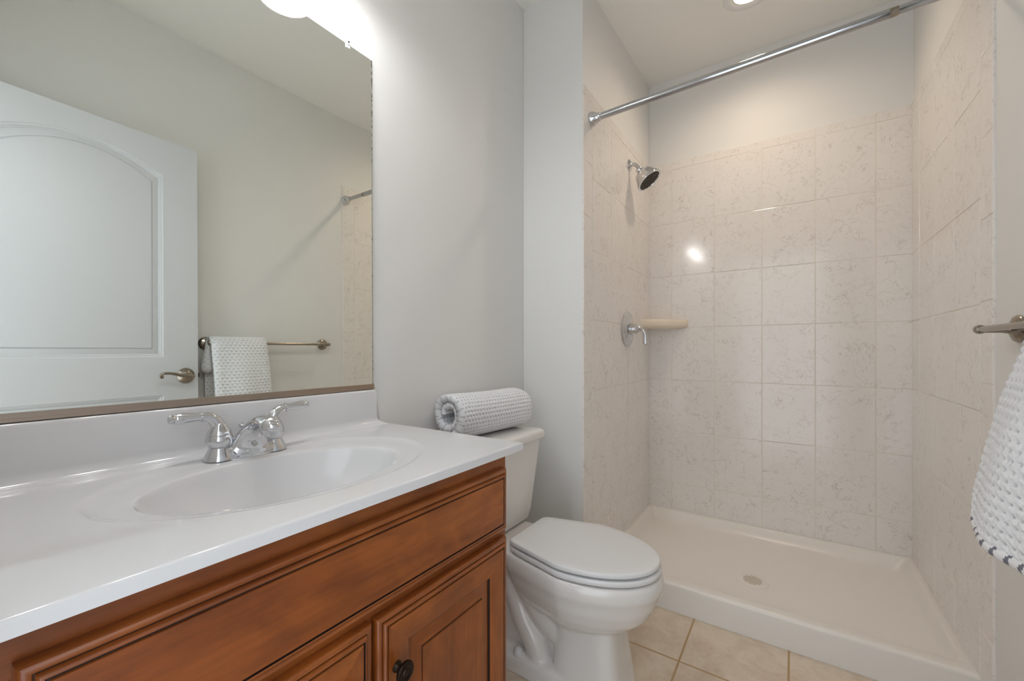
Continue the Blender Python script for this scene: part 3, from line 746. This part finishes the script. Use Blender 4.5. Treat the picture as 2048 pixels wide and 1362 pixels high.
def cloth(name, outer_pts, inner_pts, v0, v1, place, nv, pu, pv, ru, rv, depth, warp=None, dark=1.0):
    """closed sheet: outer/inner profile points (2D, with running length), swept from v0 to v1"""
    bm = new(); prof = outer_pts + list(reversed(inner_pts)); n = len(prof); nout = len(outer_pts)
    ln = [0.0]
    for a, b in zip(prof[:-1], prof[1:]): ln.append(ln[-1] + math.dist(a, b))
    lay = bm.verts.layers.float.new('dot')
    rows = []
    cs = prof
    for j in range(nv + 1):
        v_ = v0 + (v1 - v0) * j / nv; row = []
        for i, p in enumerate(cs):
            a = cs[(i - 1) % n]; b = cs[(i + 1) % n]
            tx, ty = b[0] - a[0], b[1] - a[1]; l = math.hypot(tx, ty) or 1
            nx, ny = ty / l, -tx / l
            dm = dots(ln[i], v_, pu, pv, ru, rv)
            fz = noise.noise(Vector((p[0] * 160, p[1] * 160, v_ * 160))) * 0.0008
            q = warp(p, v_) if warp else (p[0], p[1], v_)
            i_ = math.floor(ln[i] / pu); vv = v_ / pv + (0.5 if i_ % 2 else 0.0)
            puff = 0.35 * abs(depth) * (math.cos(2 * PI * ln[i] / pu) * 0.6 - math.cos(2 * PI * vv) * 0.6)
            ed = min(1.0, min(v_ - v0, v1 - v_) / 0.012)
            off = (-depth * dm + math.copysign(1, depth) * puff) * ed + fz
            w3 = place(q[0] + nx * off, q[1] + ny * off, q[2])
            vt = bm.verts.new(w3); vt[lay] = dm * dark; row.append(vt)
        rows.append(row)
    for a, b in zip(rows[:-1], rows[1:]):
        for i in range(n):
            k_ = (i + 1) % n; bm.faces.new((a[i], a[k_], b[k_], b[i]))
    # rounded closing faces at both ends: strip between outer and inner walls
    for row in (rows[0], rows[-1]):
        m_ = min(nout, n - nout)
        for i in range(m_ - 1):
            q = (row[i], row[i + 1], row[n - 2 - i], row[n - 1 - i])
            if len(set(q)) == 4:
                try: bm.faces.new(q)
                except ValueError: pass
    return bm

# rolled towel on the tank lid: a flattened spiral, axis along the tank
turns = 1.85; T = 0.024; spo_, spi_ = [], []
a_end = 0.012
nseg = 430
for i in range(nseg + 1):
    th = 2 * PI * turns * i / nseg
    r = 0.088 - (T * 1.12) * th / (2 * PI)
    ang = -2.2 + th
    def pt(rr_):
        c, s = math.cos(ang), math.sin(ang)
        e = 2.25
        k_ = (abs(c) ** e + abs(s) ** e) ** (-1 / e)
        return (rr_ * k_ * c * 1.0, rr_ * k_ * s * 0.99)
    spo_.append(pt(r)); spi_.append(pt(max(r - T, 0.004)))
YR0, YR1 = 1.035, 1.412
RXC, RZC = -0.945, ZTANK + 0.0880
def place_roll(a, b, v_):
    q = (v_ - YR0) / (YR1 - YR0)
    sag = 1.0 - 0.06 * math.sin(PI * q * 0.9)
    bz = b * (sag if b > 0 else 1.0)
    endr = 1 - 0.10 * max(0, (q - 0.90) / 0.10) ** 2 - 0.06 * max(0, (0.06 - q) / 0.06) ** 2
    rad = math.hypot(a, b)
    return Vector((RXC - 0.02 + 0.035 * q + a * endr, v_ + 0.010 * math.sin(rad * 60 + a * 20), RZC + bz * (endr if b > 0 else 1)))
bm = cloth('rolled_towel', spo_, spi_, YR0, YR1, place_roll, 200, 0.0150, 0.0145, 0.0017, 0.0026, 0.0030, None, 0.95)
tag(finish('rolled_towel', bm, 'towel', angle=180, base=(RXC, 1.24, ZTANK)), 'white waffle towel rolled up on the toilet tank lid', 'towel')

# towel bar on the right wall
BX, BZ, BY0, BY1 = 0.392, 1.122, 0.892, 1.535
t = thing('towel_bar', 'brushed nickel towel bar on the right wall beside the door', 'towel bar', (XR, 1.21, BZ))
bm = new(); tube(bm, [(BX, BY0 - 0.012, BZ, 0.0075), (BX, BY1 + 0.006, BZ, 0.0075)], 20); finish('rail', bm, 'nickel', t)
for by, sg in ((BY0, -1), (BY1, 1)):
    bm = new(); lathe(bm, [(0, 0.033), (0.004, 0.034), (0.010, 0.030), (0.014, 0.022), (0.018, 0.012), (0.030, 0.0095), (0.062, 0.0085)], (XR + 0.004, by, BZ), (-1, 0, 0), 32)
    lathe(bm, [(-0.012, 0.0095), (-0.006, 0.0115), (0.006, 0.0115), (0.012, 0.0095), (0.014, 0.0)], (BX, by, BZ), (0, sg, 0), 24)
    finish('post', bm, 'nickel', t)

# towel over the bar: front layer swings away from the wall, back layer hangs behind
t2 = thing('hanging_towel', 'white waffle towel with grey striped hem hanging on the towel bar', 'towel', (BX, 1.02, BZ))
front_mid = [(0.277, 0.746), (0.278, 0.78), (0.284, 0.83), (0.297, 0.90), (0.316, 0.98), (0.342, 1.06), (0.357, 1.11), (0.376, 1.139), (0.394, 1.147), (0.412, 1.138), (0.422, 1.11), (0.428, 1.06), (0.431, 1.0), (0.432, 0.92), (0.432, 0.84)]
P = spline([(x, z) for x, z in front_mid], 24)
HT = 0.0085
op, ip = [], []
for i, p in enumerate(P):
    a = P[max(i - 1, 0)]; b = P[min(i + 1, len(P) - 1)]; tx, ty = b[0] - a[0], b[1] - a[1]; l = math.hypot(tx, ty)
    nx, ny = -ty / l, tx / l
    h = HT * (1.0 if 3 < i < len(P) - 4 else 0.6)
    op.append((p[0] + nx * h, p[1] + ny * h)); ip.append((p[0] - nx * h, p[1] - ny * h))
TYA, TYB = 0.884, 1.150
def towel_warp(p, v_):
    q = (v_ - TYA) / (TYB - TYA); x, z = p
    drop = max(0.0, (BZ - z) / 0.4)
    fold = 0.006 * math.sin(q * PI * 2.6 + 0.5) * min(drop * 2, 1)
    edge = 0.010 * (max(0, abs(q - 0.5) - 0.38) / 0.12) ** 2
    back = x > 0.405
    yy = v_ - (0.010 * drop if not back else 0.006)
    yy -= 0.0
    if not back:
        corner = max(0.0, (0.80 - z) / 0.075) * max(0.0, (q - 0.72) / 0.28)
        yy -= 0.022 * corner ** 2
        z2 = z + 0.030 * max(0, (q - 0.80) / 0.2) ** 2 * max(0, min(1, (0.85 - z) / 0.12)) + 0.012 * max(0, (0.5 - q) / 0.5) * max(0, min(1, (0.85 - z) / 0.12))
    else: z2 = z
    return (x + fold * (0 if back else 1) + (edge if not back else 0), z2, yy)
bm = cloth('front', op, ip, TYA, TYB, lambda a, b, v_: Vector((a, v_, b)), 150, 0.0160, 0.0210, 0.0020, 0.0036, -0.0042, towel_warp, 0.55)
finish('sheet', bm, 'towel', t2, angle=180)
# side lobe of the folded under layer, by the door
lob = spline([(0.405, 0.888, 1.125, 0.008), (0.408, 0.884, 1.09, 0.012), (0.408, 0.880, 1.05, 0.017), (0.406, 0.878, 1.01, 0.021), (0.406, 0.878, 0.985, 0.020), (0.406, 0.879, 0.972, 0.010)], 10)
bm = new(); tube(bm, lob, 40, flat=(1.0, 1.2)); lay = bm.verts.layers.float.new('dot')
bm.verts.ensure_lookup_table()
for i, v in enumerate(bm.verts):
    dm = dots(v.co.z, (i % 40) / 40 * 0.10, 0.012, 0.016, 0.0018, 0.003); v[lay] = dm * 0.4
finish('fold', bm, 'towel', t2, angle=180)
# hem cord with grey stripes along the front bottom edge
hp = []
for j in range(0, 61):
    q = j / 60; v_ = TYA + (TYB - TYA) * q
    w3 = towel_warp((0.277, 0.746), v_); hp.append((w3[0], w3[2], w3[1], 0.0115))
e0 = hp[-1]
hp += [(e0[0] + 0.004 * s, e0[1] + 0.003 + 0.0035 * s, e0[2] + 0.012 * s, 0.0105) for s in range(1, 5)]
bm = new(); vr = tube(bm, hp, 14)
for f in bm.faces:
    c = f.calc_center_median(); s_ = c.y + (c.z - 0.73) * 0.6
    if (s_ / 0.034) % 1.0 < 0.32: f.material_index = 1
f = finish('hem', bm, ['hemw', 'hemg'], t2, angle=180); f['label'] = 'hem with grey stripes'

for o in bpy.data.objects:
    if '_base' in o: del o['_base']
